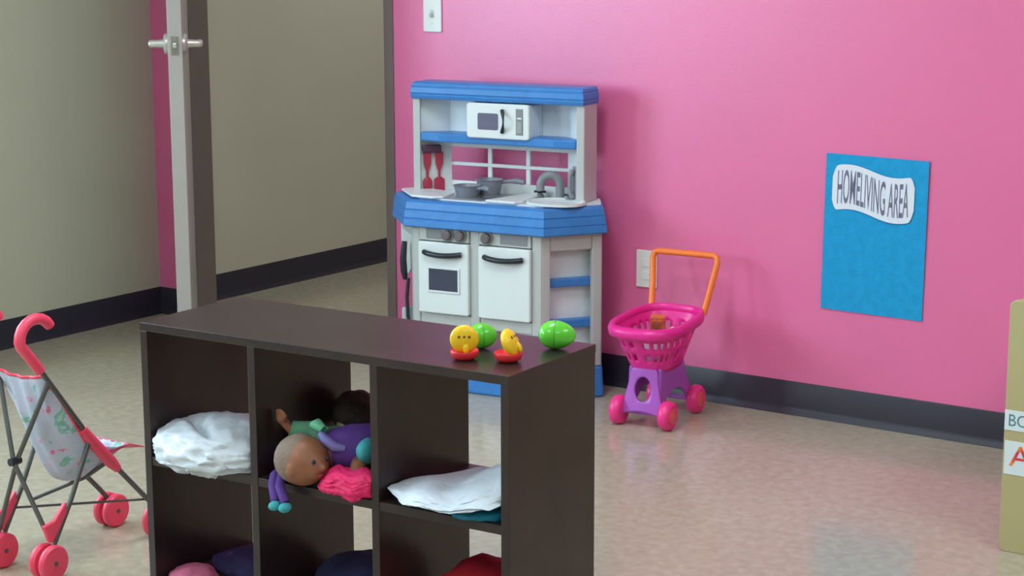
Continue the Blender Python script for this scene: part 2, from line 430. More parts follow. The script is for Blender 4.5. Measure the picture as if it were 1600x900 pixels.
# oven door and dishwasher door
def front_door(x0, x1, name):
    d = G().prism(rrect(x0, x1, 0.245, 0.468, 0.006, 3), -0.012, 0.012, FACE).build(name, K_WHITE, KIT, 0.004)
    hw = (x1 - x0) * 0.37; xc = (x0 + x1) / 2
    pts = [(xc + hw * (-1 + 2 * i / 12), -0.014 - 0.016 * math.sin(math.pi * i / 12) ** 0.5, 0.436 - 0.005 * math.sin(math.pi * i / 12)) for i in range(13)]
    G().tube(pts, 0.0085, 10).build('handle', K_BLACK, d, smooth=60)
    return d
ov = front_door(-0.198, -0.022, 'oven_door'); front_door(0.013, 0.190, 'dishwasher_door')
fr = G(); fr.box(-0.165, -0.159, -0.016, -0.012, 0.312, 0.392); fr.box(-0.057, -0.051, -0.016, -0.012, 0.312, 0.392)
fr.box(-0.159, -0.057, -0.016, -0.012, 0.386, 0.392); fr.box(-0.159, -0.057, -0.016, -0.012, 0.312, 0.318)
fr.build('window_rim', K_WHITE, ov, 0.001)
G().box(-0.159, -0.057, -0.0135, -0.0125, 0.318, 0.386).build('window_pane', K_DARK, ov)
# control strips and knobs
for x0, x1, dx0, dx1, kn in ((-0.198, -0.022, -0.172, -0.118, (-0.095, -0.050)), (0.013, 0.190, 0.086, 0.178, (0.041,))):
    cs = G().box(x0, x1, -0.004, 0.02, 0.471, 0.514).build('control_panel', K_BEIGE, KIT, 0.003)
    G().box(dx0, dx1, -0.0055, -0.0042, 0.478, 0.508).build('display', K_GREY, cs)
    for kx in kn:
        k = G().lathe([(0.021, 0), (0.021, 0.004), (0.0, 0.0045)], 20, TR(kx, -0.004, 0.493) @ RX(math.pi / 2)).build('knob_ring', K_SILVER, cs, smooth=40)
        G().lathe([(0.0155, 0), (0.0155, 0.012), (0.012, 0.016), (0.0, 0.0165)], 20, TR(kx, -0.008, 0.493) @ RX(math.pi / 2)).build('knob', K_TAUPE, k, smooth=40)
# counter: flared blue apron with two grooves
g = G(); lay = [(0.512, 0.0), (0.516, 0.006), (0.536, 0.004), (0.5375, 0.001), (0.5395, 0.001), (0.541, 0.003), (0.563, 0.0), (0.5645, -0.003), (0.5665, -0.003), (0.568, -0.001), (0.588, -0.006), (0.594, -0.014)]
rings = [foot(0.372 + d, 0.240 + d * 0.5, -0.018 - d, 0.134, 0.264) for z, d in lay]
vs = [(x, y, z) for (z, d), rg in zip(lay, rings) for x, y in rg]; fs = []
for i in range(len(lay) - 1):
    for k in range(6): fs.append((i * 6 + k, i * 6 + (k + 1) % 6, (i + 1) * 6 + (k + 1) % 6, (i + 1) * 6 + k))
fs += [tuple(range(5, -1, -1)), tuple(range((len(lay) - 1) * 6, len(lay) * 6))]
g.add(vs, fs); g.build('counter', K_BLUE, KIT)
# counter-top inserts (white worktop with stove recess, tray, board and sink)
ct = G().prism(foot(0.345, 0.215, 0.028, 0.16, 0.258), 0.594, 0.598).build('worktop', K_WHITE, KIT)
tray = [(-0.325 + 0.10 * math.cos(a) * 1.0, 0.115 + 0.095 * math.sin(a)) for a in [2 * math.pi * i / 28 for i in range(28)]]
tray = [(max(x, -0.37), y) for x, y in tray]
G().prism([(-0.340, 0.13), (-0.238, 0.018), (-0.16, 0.012), (-0.13, 0.03), (-0.14, 0.12), (-0.21, 0.16), (-0.315, 0.175)], 0.598, 0.606).build('tray', K_WHITE, KIT, 0.003)
G().prism([(-0.125, 0.03), (0.0, 0.03), (0.06, 0.19), (-0.11, 0.19)], 0.598, 0.6005).build('stove_top', K_SILVER, KIT, 0.001)
for bx, by in ((-0.070, 0.076), (-0.034, 0.150)):
    G().lathe([(0.040, 0.6004), (0.040, 0.603), (0.03, 0.603), (0.03, 0.602), (0.02, 0.602), (0.02, 0.603), (0.01, 0.603), (0.0, 0.603)], 24, TR(bx, by, 0)).build('burner', K_GREY, KIT, smooth=40)
G().prism([(0.02, 0.022), (0.125, 0.018), (0.135, 0.05), (0.12, 0.19), (0.065, 0.19)], 0.598, 0.6065).build('cutting_board', K_WHITE, KIT, 0.003)
# sink: raised rim and sunk basin
sk = G()
N_ = 32
def oval(i, rx, ry): a = 2 * math.pi * i / N_; return (0.228 + rx * math.cos(a) * (1 - 0.12 * math.sin(a)), 0.096 + ry * math.sin(a))
prof = [(0.092, 0.078, 0.5985), (0.092, 0.078, 0.606), (0.084, 0.070, 0.607), (0.080, 0.063, 0.603), (0.072, 0.055, 0.6005), (0.02, 0.015, 0.5995)]
vs = []; fs = []
for rx, ry, z in prof:
    for i in range(N_): vs.append((*oval(i, rx, ry), z))
for j in range(len(prof) - 1):
    for i in range(N_): fs.append((j * N_ + i, j * N_ + (i + 1) % N_, (j + 1) * N_ + (i + 1) % N_, (j + 1) * N_ + i))
fs.append(tuple(range((len(prof) - 1) * N_, len(prof) * N_)))
sk.add(vs, fs).build('sink', K_WHITE, KIT, smooth=50)
fp = [(0.196, 0.182, 0.60), (0.196, 0.182, 0.640)] + [(0.196 - (0.027 - 0.027 * math.cos(a)), 0.182 - (0.014 - 0.014 * math.cos(a)), 0.640 + 0.034 * math.sin(a)) for a in [math.pi * i / 10 for i in range(1, 11)]] + [(0.142, 0.154, 0.626)]
G().tube(fp, [0.0135] * 2 + [0.013] * 11, 12).build('faucet', K_GREY, KIT, smooth=60)
for tx, ty in ((0.122, 0.192), (0.236, 0.166)):
    tp = G().lathe([(0.014, 0.598), (0.012, 0.606), (0.008, 0.610), (0.008, 0.614)], 14, TR(tx, ty, 0)).build('tap', K_GREY, KIT, smooth=40)
    s2 = G(); s2.box(-0.019, 0.019, -0.005, 0.005, 0.613, 0.620, TR(tx, ty, 0) @ RZ(0.3)); s2.box(-0.005, 0.005, -0.019, 0.019, 0.613, 0.6195, TR(tx, ty, 0) @ RZ(0.3))
    s2.build('tap_cross', K_BLACK, tp, 0.002)
# hutch
for sx in (-1, 1):
    M_ = Matrix.Diagonal((sx, 1, 1, 1))
    G().prism([(0.299, 0.136), (0.299, 0.228), (0.288, 0.228), (0.282, 0.156), (0.272, 0.136)], 0.5985, 0.895, M_).build('hutch_post', K_BEIGE, KIT, 0.003)
    # wing panels turning forward to the posts
    G().prism([(0.205, 0.218), (0.282, 0.156), (0.287, 0.164), (0.211, 0.228)], 0.5985, 0.895, M_).build('wing_panel', K_WHITE, KIT)
# back panel with the six-light window opening
g = G(); y0, y1 = 0.216, 0.228
g.box(-0.21, 0.21, y0, y1, 0.5985, 0.630); g.box(-0.21, 0.21, y0, y1, 0.738, 0.895)
g.build('back_panel', K_WHITE, KIT)
for xa in (-0.075, 0.060): G().box(xa, xa + 0.015, y0 + 0.001, y1 - 0.001, 0.630, 0.738).build('mullion', K_WHITE, KIT, 0.002)
G().box(-0.21, 0.21, y0 - 0.002, y1 - 0.002, 0.679, 0.690).build('glazing_bar', K_WHITE, KIT, 0.002)
# blue middle shelf with a bowed front edge, and the top
ms = [(-0.271, 0.134), (-0.20, 0.124), (-0.10, 0.131), (0.0, 0.133), (0.14, 0.131), (0.20, 0.124), (0.271, 0.134), (0.278, 0.157), (0.204, 0.216), (-0.204, 0.216), (-0.278, 0.157)]
G().prism(ms, 0.760, 0.788).build('hutch_shelf', K_BLUE, KIT, 0.005)
tp = [(-0.298, 0.128), (0.298, 0.128), (0.300, 0.232), (-0.300, 0.232)]
g = G(); lay = [(0.893, 0.0), (0.905, 0.004), (0.908, 0.001), (0.912, 0.004), (0.928, 0.002), (0.931, -0.001), (0.934, 0.001), (0.942, -0.002), (0.946, -0.008)]
vs = []; fs = []
for z, d in lay:
    for x, y in tp: vs.append((x + (d if x > 0 else -d), y - d if y < 0.2 else y, z))
for i in range(len(lay) - 1):
    for k in range(4): fs.append((i * 4 + k, i * 4 + (k + 1) % 4, (i + 1) * 4 + (k + 1) % 4, (i + 1) * 4 + k))
fs += [(3, 2, 1, 0), tuple(range((len(lay) - 1) * 4, len(lay) * 4))]
g.add(vs, fs); g.build('hutch_top', K_BLUE, KIT, 0.0015)
# microwave
mw = G().prism(rrect(-0.097, 0.120, 0.781, 0.889, 0.010, 4), -0.2155, -0.120, FACE).build('microwave', K_WHITE, KIT, 0.004)
mwf = 0.120
G().prism(rrect(-0.057, 0.014, 0.808, 0.859, 0.006, 3), -mwf, -mwf + 0.0012, FACE).build('microwave_window', mat('microwave_window_grey', (98, 98, 122), 0.35, 0.06), mw)
hp = [(0.030 + 0.012 * math.sin(math.pi * i / 10), mwf - 0.004 - 0.016 * math.sin(math.pi * i / 10), 0.803 + 0.067 * i / 10) for i in range(11)]
G().tube(hp, [0.0045 + 0.002 * math.cos(math.pi * i / 5) for i in range(11)], 8).build('microwave_handle', K_BLACK, mw, smooth=60)
kp = G().box(0.076, 0.100, mwf - 0.0015, mwf, 0.796, 0.876).build('keypad', K_GREY, mw)
G().box(0.081, 0.097, mwf - 0.0035, mwf - 0.0015, 0.845, 0.850).build('keypad_button', K_WHITE, kp)
G().box(0.079, 0.097, mwf - 0.003, mwf - 0.0015, 0.802, 0.838).build('keypad_field', mat('keypad_pale', (150, 158, 160), 0.4, 0.1, 80.0), kp)
# wall phone on the right wing
WR = TR(0.263, 0.170, 0) @ RZ(math.atan2(-0.062, 0.077))
ph = G().box(-0.016, 0.016, -0.014, 0.0, 0.60, 0.705, WR).build('wall_phone', mat('phone_lilac_grey', (150, 146, 164), 0.4), KIT, 0.004)
G().tube([(0.0, -0.018, 0.612), (0.0, -0.028, 0.63), (0.0, -0.028, 0.675), (0.0, -0.018, 0.695)], [0.010, 0.007, 0.007, 0.010], 10, WR).build('phone_receiver', K_GREY, ph, smooth=60)
# utensil rack on the left wing
WLF = TR(-0.247, 0.183, 0) @ RZ(math.atan2(0.062, 0.077))
G().box(-0.042, 0.018, -0.022, -0.001, 0.722, 0.745, WLF).build('utensil_rack', mat('rack_maroon', (84, 52, 74), 0.4), KIT, 0.004)
KM = TR(-3.336, -0.337, 0) @ RZ(math.radians(7.5))
# hanging utensils: things of their own
M_RED = mat('utensil_red', (176, 52, 76), 0.4, 0.05)
def on_kit(o, x, y, z, r=0.0):
    q = KM @ Vector((x, y, z)); o.location = q; o.rotation_euler = (0, 0, math.radians(7.5) + r); return o
wa = math.atan2(0.062, 0.077)
for kind, dx in (('spoon', -0.026), ('spatula', 0.012)):
    q = WLF @ Vector((dx, -0.011, 0.60))
    t = thing('toy_' + kind, 'red plastic toy %s hanging in the toy kitchen hutch' % kind, kind)
    on_kit(t, q.x, q.y, q.z, wa)
    h = G()
    h.prism([(-0.013, 0.122), (0.013, 0.122), (0.012, 0.085), (0.004, 0.062), (0.0035, 0.040), (-0.0035, 0.040), (-0.004, 0.062), (-0.012, 0.085)], -0.003, 0.003, FACE)
    h.build('handle', M_RED, t, 0.0015)
    if kind == 'spoon':
        G().ball((0, 0, 0.022), (0.0155, 0.004, 0.022), 16).build('bowl', M_RED, t, smooth=60)
    else:
        G().prism([(-0.017, 0.0), (0.017, 0.0), (0.017, 0.036), (0.006, 0.043), (-0.006, 0.043), (-0.017, 0.036)], -0.002, 0.002, FACE).build('blade', M_RED, t, 0.001)
# pans on the stove
M_PAN = mat('pan_grey', (128, 132, 142), 0.35, 0.08, 30.0)
def pan(name, label, x, y, z, r, h, ang, hl):
    t = thing(name, label, 'pan'); on_kit(t, x, y, z, ang)
    G().lathe([(r * 0.78, 0), (r, h), (r + 0.003, h + 0.002), (r - 0.002, h + 0.003), (r - 0.005, h), (r * 0.74, 0.004), (0.0, 0.004)], 28).build('pan_body', M_PAN, t, smooth=40)
    G().tube([(r - 0.004, 0, h - 0.006), (r + 0.02, 0, h - 0.002), (r + hl * 0.6, 0, h), (r + hl, 0, h - 0.004)], [0.006, 0.006, 0.009, 0.008], 10).build('pan_handle', M_PAN, t, smooth=60)
pan('toy_frying_pan', 'shallow grey toy frying pan at the front of the toy stove', -0.070, 0.074, 0.603, 0.043, 0.034, -0.25, 0.05)
pan('toy_saucepan', 'deeper grey toy saucepan at the back of the toy stove', -0.034, 0.152, 0.603, 0.042, 0.045, 0.20, 0.07)

# ------------------------------------------------------------------ toy shopping cart
C_PINK = mat('cart_magenta_plastic', (238, 40, 150), 0.32, 0.03)
C_PURP = mat('cart_purple_plastic', (176, 92, 196), 0.32, 0.04)
C_ORAN = mat('cart_orange_plastic', (250, 128, 52), 0.38, 0.03)
C_WHEEL = mat('cart_wheel_pink', (244, 54, 138), 0.35, 0.04)
C_HUB = mat('cart_hub_coral', (236, 92, 106), 0.4, 0.05)
CART = thing('toy_shopping_cart', 'pink and purple plastic toy shopping cart with orange handle', 'toy cart', (-2.722, -0.262, 0), math.radians(5))
for wx, wy in ((-0.078, -0.115), (0.078, -0.115), (-0.066, 0.105), (0.066, 0.105)):
    sg = 1 if wx > 0 else -1
    R = TR(wx, wy, 0.043) @ RY(sg * math.pi / 2)
    wl = G().lathe([(0.0, -0.019), (0.028, -0.019), (0.039, -0.015), (0.043, -0.006), (0.043, 0.006), (0.039, 0.014), (0.031, 0.018), (0.026, 0.015)], 28, R).build('wheel', C_WHEEL, CART, smooth=50)
    G().lathe([(0.026, 0.013), (0.024, 0.018), (0.012, 0.021), (0.0, 0.021)], 20, R).build('hub', C_HUB, wl, smooth=40)
for wy, hw in ((-0.115, 0.078), (0.105, 0.066)):
    G().tube([(-hw, wy, 0.043), (hw, wy, 0.043)], 0.006, 10).build('axle', C_PURP, CART, smooth=60)
# purple undercarriage: front shield with an oval opening, two side walls with a rear leg
def shield(u, v):
    a = 2 * math.pi * u
    ox, oz = 0.026 * math.cos(a), 0.112 + 0.036 * math.sin(a)
    # outer outline: narrow waist, flared feet
    dirx, dirz = math.cos(a), math.sin(a)
    k = min(0.068 / max(abs(dirx), 1e-4), (0.060 if dirz > 0 else 0.077) / max(abs(dirz), 1e-4))
    X = dirx * k; Z = 0.112 + dirz * k
    wz = (0.172 - Z) / 0.137
    X *= 0.62 + 0.42 * max(0, wz) ** 1.5
    if dirz < -0.6: Z += 0.012 * (1 - (X / 0.06) ** 2)
    x = ox + (X - ox) * v; z = oz + (Z - oz) * v
    y = -0.098 - 0.022 * (0.172 - z) / 0.137 - 0.010 * math.cos(x / 0.075 * 1.4)
    return (x, y, z)
G().grid(shield, 48, 5, wrap=True).build('front_shield', C_PURP, CART, solid=0.008, smooth=50)
for sg in (-1, 1):
    side = [(-0.105, 0.175), (-0.115, 0.075), (-0.125, 0.040), (-0.095, 0.038), (-0.075, 0.070), (-0.03, 0.098), (0.025, 0.098), (0.065, 0.070), (0.090, 0.036), (0.118, 0.042), (0.108, 0.075), (0.065, 0.130), (0.050, 0.175)]
    # outline in (y, z), thickness across x
    MM = Matrix(((0, 0, 1, 0), (1, 0, 0, 0), (0, 1, 0, 0), (0, 0, 0, 1)))
    G().prism(side, sg * 0.046 - 0.006, sg * 0.046 + 0.006, MM).build('side_frame', C_PURP, CART, 0.004)
# basket: tapering lattice with slots, open top
def ring(v):           # v 0 bottom, 1 top -> half width front, half width back, y front, y back, z front, z back
    return (0.060 + 0.046 * v, 0.055 + 0.046 * v, -0.105 - 0.064 * v, 0.055 + 0.058 * v, 0.165 + 0.124 * v, 0.165 + 0.145 * v)
def rim_pt(u, v, grow=0.0):
    hf, hb, yf, yb, zf, zb = ring(v); hf += grow; hb += grow; yf -= grow; yb += grow
    a = 2 * math.pi * u
    n = 3.2
    c, s = math.cos(a), math.sin(a)
    X = math.copysign(abs(c) ** (2 / n), c); Y = math.copysign(abs(s) ** (2 / n), s)
    t = (Y + 1) / 2
    return (X * (hf + (hb - hf) * t), yf + (yb - yf) * t, zf + (zb - zf) * t)
def skip(i, j):
    return j in (3, 4, 7, 8) and i % 4 in (1, 2)
G().grid(lambda u, v: rim_pt(u, v), 96, 12, skip=skip, wrap=True).build('basket', C_PINK, CART, solid=0.004, smooth=60)
bt = [rim_pt(i / 48, 0.0) for i in range(48)]
G().prism([(q[0], q[1]) for q in bt], 0.163, 0.168).build('basket_floor', C_PINK, CART)
def rimtube():
    g = G(); prof = [(0.0, -0.022), (0.010, -0.018), (0.013, -0.002), (0.009, 0.010), (0.0, 0.013), (-0.005, 0.008), (-0.006, -0.008)]
    n = 64; vs = []; fs = []
    for i in range(n):
        for d, dz in prof:
            q = rim_pt(i / n, 1.0, d); lip = 0.010 * max(0, -math.sin(2 * math.pi * i / n)) ** 3
            vs.append((q[0], q[1] - (lip if d > 0 else 0), q[2] + dz))
    m = len(prof)
    for i in range(n):
        for k in range(m): fs.append((i * m + k, i * m + (k + 1) % m, ((i + 1) % n) * m + (k + 1) % m, ((i + 1) % n) * m + k))
    return g.add(vs, fs)
rimtube().build('basket_rim', C_PINK, CART, smooth=70)
hp = [(-0.085, 0.106, 0.300), (-0.095, 0.135, 0.38), (-0.105, 0.155, 0.448), (-0.101, 0.160, 0.464), (-0.09, 0.162, 0.468), (0.09, 0.162, 0.468), (0.101, 0.160, 0.464), (0.105, 0.155, 0.448), (0.095, 0.135, 0.38), (0.085, 0.106, 0.300)]
G().tube(hp, 0.0095, 14).build('push_handle', C_ORAN, CART, smooth=60)
CM = TR(-2.722, -0.262, 0) @ RZ(math.radians(5))
# things lying in the basket
q = CM @ Vector((-0.012, 0.0, 0.1685))
b = G(); b.box(-0.020, 0.020, -0.020, 0.020, 0.0, 0.132)
t = thing('toy_food_box', 'small brown and orange cardboard toy box standing in the cart basket', 'box', q, 0.5)
b.build('carton', ramp_mat('carton_brown_orange', [(0.35, (112, 62, 48)), (0.5, (176, 84, 44)), (0.62, (222, 120, 66))], 26.0, 0.55), t, 0.002)
G().box(-0.021, 0.021, -0.021, 0.021, 0.1321, 0.138).build('flap', mat('carton_orange', (224, 112, 60), 0.5), t, 0.001)
o = blob((0, 0, 0.055), (0.040, 0.026, 0.052), 3, 0.30, 1.8, 0.7, floor=0.0, sub=4).build('cloth_scrap', mat('lavender_cloth', (206, 204, 226), 0.8, 0.08, 40.0), smooth=60)
tag(o, 'crumpled pale lavender cloth lying in the cart basket', 'cloth'); q = CM @ Vector((0.0, -0.070, 0.1685)); o.location = q
o = blob((0, 0, 0.055), (0.014, 0.036, 0.055), 8, 0.3, 1.8, 0.7, floor=0.0, sub=4).build('paper_bag', mat('pale_sand_paper', (226, 196, 188), 0.8, 0.06, 30.0), smooth=60)
tag(o, 'crumpled pale beige paper bag against the side of the cart basket', 'bag'); q = CM @ Vector((0.042, -0.02, 0.1685)); o.location = q

# ------------------------------------------------------------------ cube shelf in front
S_WOOD = mat('espresso_laminate', (50, 38, 38), 0.30, 0.22, 9.0, 0.03, 40.0)
SR = math.radians(2.7)
SO = Vector((-1.919, -2.186, 0)) - Vector((math.cos(SR), math.sin(SR), 0)) * 0.895
SH = thing('cube_shelf', 'dark espresso wooden cube shelf with six open compartments', 'shelf', SO, SR)
W_, D_, Hh, th = 0.905, 0.315, 0.622, 0.018
G().box(-0.001, W_ + 0.001, -0.001, D_ + 0.001, Hh - th, Hh).build('top_panel', S_WOOD, SH, 0.0015)
for x in (0.0, W_ - th): G().box(x, x + th, 0, D_, 0, Hh - th).build('side_panel', S_WOOD, SH, 0.001)
XS = [0.0, 0.287, 0.589, W_ - th]
for x in XS[1:3]: G().box(x, x + th, 0.001, D_ - 0.001, 0.042 + th, Hh - th).build('divider', S_WOOD, SH, 0.001)
for i in range(3): G().box(XS[i] + th, XS[i + 1], 0.002, D_ - 0.002, 0.317, 0.335).build('shelf_board', S_WOOD, SH, 0.001)
G().box(th, W_ - th, 0.001, D_ - 0.001, 0.042, 0.042 + th).build('bottom_board', S_WOOD, SH, 0.001)
G().box(th, W_ - th, 0.02, 0.035, 0, 0.042).build('toe_board', S_WOOD, SH)
SM = TR(*SO) @ RZ(SR)
def on_shelf(o, x, y, z, r=0.0):
    o.location = SM @ Vector((x, y, z)); o.rotation_euler = (0, 0, SR + r); return o
# white plastic bag
def bagshape(pnt):
    if pnt.y > -0.006: pnt.z = max(pnt.z, 0.0005)
    else: pnt.z = max(pnt.z, -0.019 + 0.05 * max(0, abs(pnt.x - 0.17) - 0.06))
    pnt.x = min(max(pnt.x, 0.021), 0.284)
    return pnt
def bagshape2(pnt):
    # opening creased into the top
    d = math.exp(-(((pnt.x - 0.135) / 0.045) ** 2 + ((pnt.y - 0.03 - (pnt.x - 0.135) * -0.6) / 0.012) ** 2))
    if pnt.z > 0.025: pnt.z -= 0.040 * d
    return bagshape(pnt)
o = blob((0.148, 0.082, 0.026), (0.142, 0.125, 0.056), 5, 0.34, 1.6, 0.75, sub=5, shape=bagshape2).build('plastic_bag', mat('bag_white_plastic', (216, 224, 234), 0.42, 0.05, 14.0, 0.5, 30.0, sss=0.0), smooth=75)
on_shelf(tag(o, 'crumpled white plastic bag in the shelf compartment beside the doll stroller', 'bag'), 0, 0, 0.335)
# folded white cloth over teal cloth
def clothshape(pnt):
    lift = max(0, (pnt.x - 0.74) / 0.13); lift = min(1, lift)
    pnt.z += 0.088 * lift ** 1.2 * min(1, max(0, (pnt.y + 0.02) / 0.14)) + 0.003 * math.sin(pnt.x * 55 + pnt.y * 30)
    pnt.x = min(max(pnt.x, 0.610), 0.884)
    tip = max(0, (0.70 - pnt.x) / 0.09)
    pnt.z = 0.018 + (pnt.z - 0.018) * (1 - 0.45 * tip); pnt.y = 0.03 + (pnt.y - 0.03) * (1 - 0.55 * min(1, tip))
    if pnt.y > -0.005: pnt.z = max(pnt.z, 0.016)
    else: pnt.z = max(pnt.z, 0.0)
    return pnt
o = blob((0.755, 0.085, 0.026), (0.155, 0.120, 0.016), 11, 0.30, 1.6, 0.6, sub=5, shape=clothshape).build('white_cloth', mat('white_fabric', (222, 232, 244), 0.75, 0.05, 22.0, 0.4, 40.0), smooth=75)
on_shelf(tag(o, 'folded white cloth piled in the shelf compartment under the green egg', 'cloth'), 0, 0, 0.335)
def flatshape(pnt):
    pnt.z = min(max(pnt.z, 0.0005), 0.0155); pnt.x = min(pnt.x, 0.884); return pnt
o = blob((0.812, 0.12, 0.006), (0.085, 0.130, 0.018), 14, 0.2, 2.0, 0.5, sub=4, shape=flatshape).build('teal_cloth', mat('teal_fabric', (18, 128, 158), 0.8, 0.2, 30.0, 0.4, 60.0), smooth=75)
on_shelf(tag(o, 'folded teal cloth underneath the white cloth', 'cloth'), 0, 0, 0.335)
# clothes in the bottom row
def lower(name, label, c, r, seed, m, x0, x1):
    def sh(pnt):
        pnt.x = min(max(pnt.x, x0 + 0.002), x1 - 0.002); pnt.z = max(pnt.z, 0.0005); return pnt
    o = blob(c, r, seed, 0.32, 1.7, 0.65, sub=4, shape=sh).build(name, m, smooth=75)
    on_shelf(tag(o, label, 'clothes'), 0, 0, 0.06)
lower('pink_garment', 'crumpled pink garment in the bottom compartment below the plastic bag', (0.072, 0.055, 0.002), (0.050, 0.050, 0.028), 21, mat('dusty_pink_fabric', (206, 108, 142), 0.85, 0.1, 30.0), 0.018, 0.287)
lower('violet_garment', 'dark violet garment beside the pink one in the bottom compartment', (0.150, 0.185, 0.004), (0.110, 0.075, 0.034), 23, ramp_mat('violet_print', [(0.4, (44, 38, 78)), (0.6, (58, 46, 96)), (0.7, (168, 60, 130))], 30.0, 0.85), 0.018, 0.287)
lower('navy_garment', 'dark navy garment in the bottom compartment below the dolls', (0.430, 0.18, 0.020), (0.100, 0.10, 0.060), 25, mat('navy_fabric', (34, 36, 74), 0.9, 0.15, 30.0), 0.305, 0.589)
lower('red_garment', 'bright red garment in the bottom compartment below the white cloth', (0.745, 0.17, 0.035), (0.105, 0.11, 0.092), 27, mat('red_fabric', (186, 26, 46), 0.85, 0.12, 30.0), 0.607, 0.887)

# toys on the shelf top
T_YEL = mat('toy_yellow', (250, 206, 36), 0.32, 0.04); T_RED = mat('toy_red', (232, 52, 60), 0.35, 0.04); T_GRN = mat('toy_green', (98, 208, 60), 0.22, 0.08, 30.0)
T_SPOT = mat('toy_brown_spot', (126, 88, 40), 0.5)
def egg(label, x, y, rx, rr, r, tilt=0.0):
    t = thing('toy_egg', label, 'toy egg'); on_shelf(t, x, y, Hh, r)
    prof = []
    for i in range(17):
        a = math.pi * i / 16; z = -math.cos(a); prof.append((rr * math.sin(a) * (1 - 0.13 * z), rx * z))
    T0 = TR(0, 0, rr) @ RY(math.pi / 2 + tilt)
    s = G().lathe(prof, 28, T0); zmin = min(v[2] for v in s.v); s.v = [(a, b_, c - zmin) for a, b_, c in s.v]
    s.build('shell', T_GRN, t, smooth=60)
    G().tube([(0.004 * 0 - rx * 0.08, (rr + 0.0004) * math.cos(k), rr - zmin * 0 + (rr + 0.0004) * math.sin(k)) for k in [2 * math.pi * j / 28 for j in range(28)]], 0.0006, 6, closed=True).build('seam', mat('toy_green_seam', (60, 160, 44), 0.4), t, smooth=60)
    return t
egg('glossy green plastic toy egg alone at the shelf top corner', 0.863, 0.240, 0.0365, 0.0275, 0.40)
egg('green plastic toy egg standing behind the yellow and red toys', 0.739, 0.168, 0.028, 0.0250, 0.75)
def chick(label, x, y, r, tilt, rr, off=-0.002):
    t = thing('hinged_toy_shell', label, 'toy'); on_shelf(t, x, y, Hh, r)
    G().lathe([(0.016, 0), (0.025, 0.006), (0.0275, 0.016), (0.0265, 0.018), (0.022, 0.014), (0.0, 0.009)], 24).build('cup', T_RED, t, smooth=45)
    LM = TR(0, off, 0.017) @ RX(tilt) @ TR(0, 0, rr * 0.82)
    D = Matrix.Diagonal((rr, 0.013, rr * 1.02, 1))
    lid = G().ball((0, 0, 0), 1.0, 24, LM @ D).build('lid', T_YEL, t, smooth=60)
    for sx in (-0.34, 0.02, 0.36):
        G().ball((0, 0, 0), 1.0, 10, LM @ TR(sx * rr, -0.0118, (0.30 if sx else 0.42) * rr) @ Matrix.Diagonal((0.0026, 0.0015, 0.0030, 1))).build('spot', T_SPOT, lid, smooth=60)
    G().ball((0, 0, 0), 1.0, 10, LM @ TR(0.004, -0.012, -0.55 * rr) @ Matrix.Diagonal((0.006, 0.005, 0.010, 1))).build('tab', T_YEL, lid, smooth=60)
chick('yellow and red hinged toy shell, its yellow disc facing out, before the green egg', 0.760, 0.072, 0.55, 0.10, 0.0275)
chick('yellow and red hinged toy shell, its yellow disc leaning sideways over the red cup', 0.840, 0.100, 1.72, -0.42, 0.0265, -0.013)

# ------------------------------------------------------------------ dolls in the middle compartment
D_SKIN = mat('doll_brown_vinyl', (150, 96, 70), 0.45, 0.06, 20.0)
D_SKIN2 = mat('doll_fair_vinyl', (176, 150, 128), 0.45, 0.12, 14.0)
D_PURP = mat('doll_purple_fabric', (88, 52, 136), 0.8, 0.12, 40.0)
D_TEAL = mat('doll_teal_fabric', (62, 166, 172), 0.7, 0.12, 40.0)
D_GRN = mat('doll_green_fabric', (96, 156, 126), 0.8, 0.1, 40.0)
D_HPINK = mat('doll_hot_pink_fabric', (240, 40, 112), 0.6, 0.08, 40.0)
D_HAIR = mat('doll_dark_hair', (66, 54, 50), 0.8, 0.2, 60.0, 0.6, 120.0)
A = thing('doll', 'brown baby doll in purple top and hot pink skirt lying on shelf', 'doll'); on_shelf(A, 0, 0, 0.335)
hc = Vector((0.418, 0.008, 0.052))
body = G().ball(hc, (0.053, 0.052, 0.050), 24)                     # head
body.ball(hc + Vector((0.034, -0.006, -0.004)), (0.026, 0.030, 0.028), 16)     # cheeks and jaw
body.ball(hc + Vector((0.060, -0.014, -0.002)), (0.007, 0.007, 0.007), 10)     # nose
body.ball(hc + Vector((0.008, -0.049, -0.006)), (0.011, 0.006, 0.014), 10)     # ear
body.tube([hc + Vector((0.012, 0.030, 0.008)), (0.445, 0.066, 0.062)], 0.022, 12)                                  # neck
body.tube([(0.437, 0.060, 0.062), (0.468, 0.088, 0.060), (0.512, 0.125, 0.056)], [0.034, 0.040, 0.040], 14)        # torso
body.tube([(0.430, 0.080, 0.080), (0.376, 0.088, 0.088), (0.338, 0.072, 0.088), (0.327, 0.062, 0.104)], [0.016, 0.014, 0.012, 0.010], 10)   # arm
body.ball((0.324, 0.058, 0.115), (0.013, 0.012, 0.014), 12)                                                        # hand
for k in range(4): body.tube([(0.317 + k * 0.005, 0.056, 0.120), (0.314 + k * 0.006, 0.052, 0.136 - 0.002 * abs(k - 1.5))], [0.0042, 0.0034], 6)
body.tube([(0.332, 0.056, 0.114), (0.341, 0.051, 0.124)], [0.0045, 0.0036], 6)
body.tube([(0.495, 0.100, 0.05), (0.525, 0.045, 0.046), (0.545, 0.010, 0.022)], [0.018, 0.017, 0.014], 10)         # legs
body.tube([(0.515, 0.125, 0.05), (0.555, 0.080, 0.046), (0.566, 0.030, 0.024)], [0.018, 0.016, 0.013], 10)
bo = body.build('body', D_SKIN, A, remesh=0.0032)
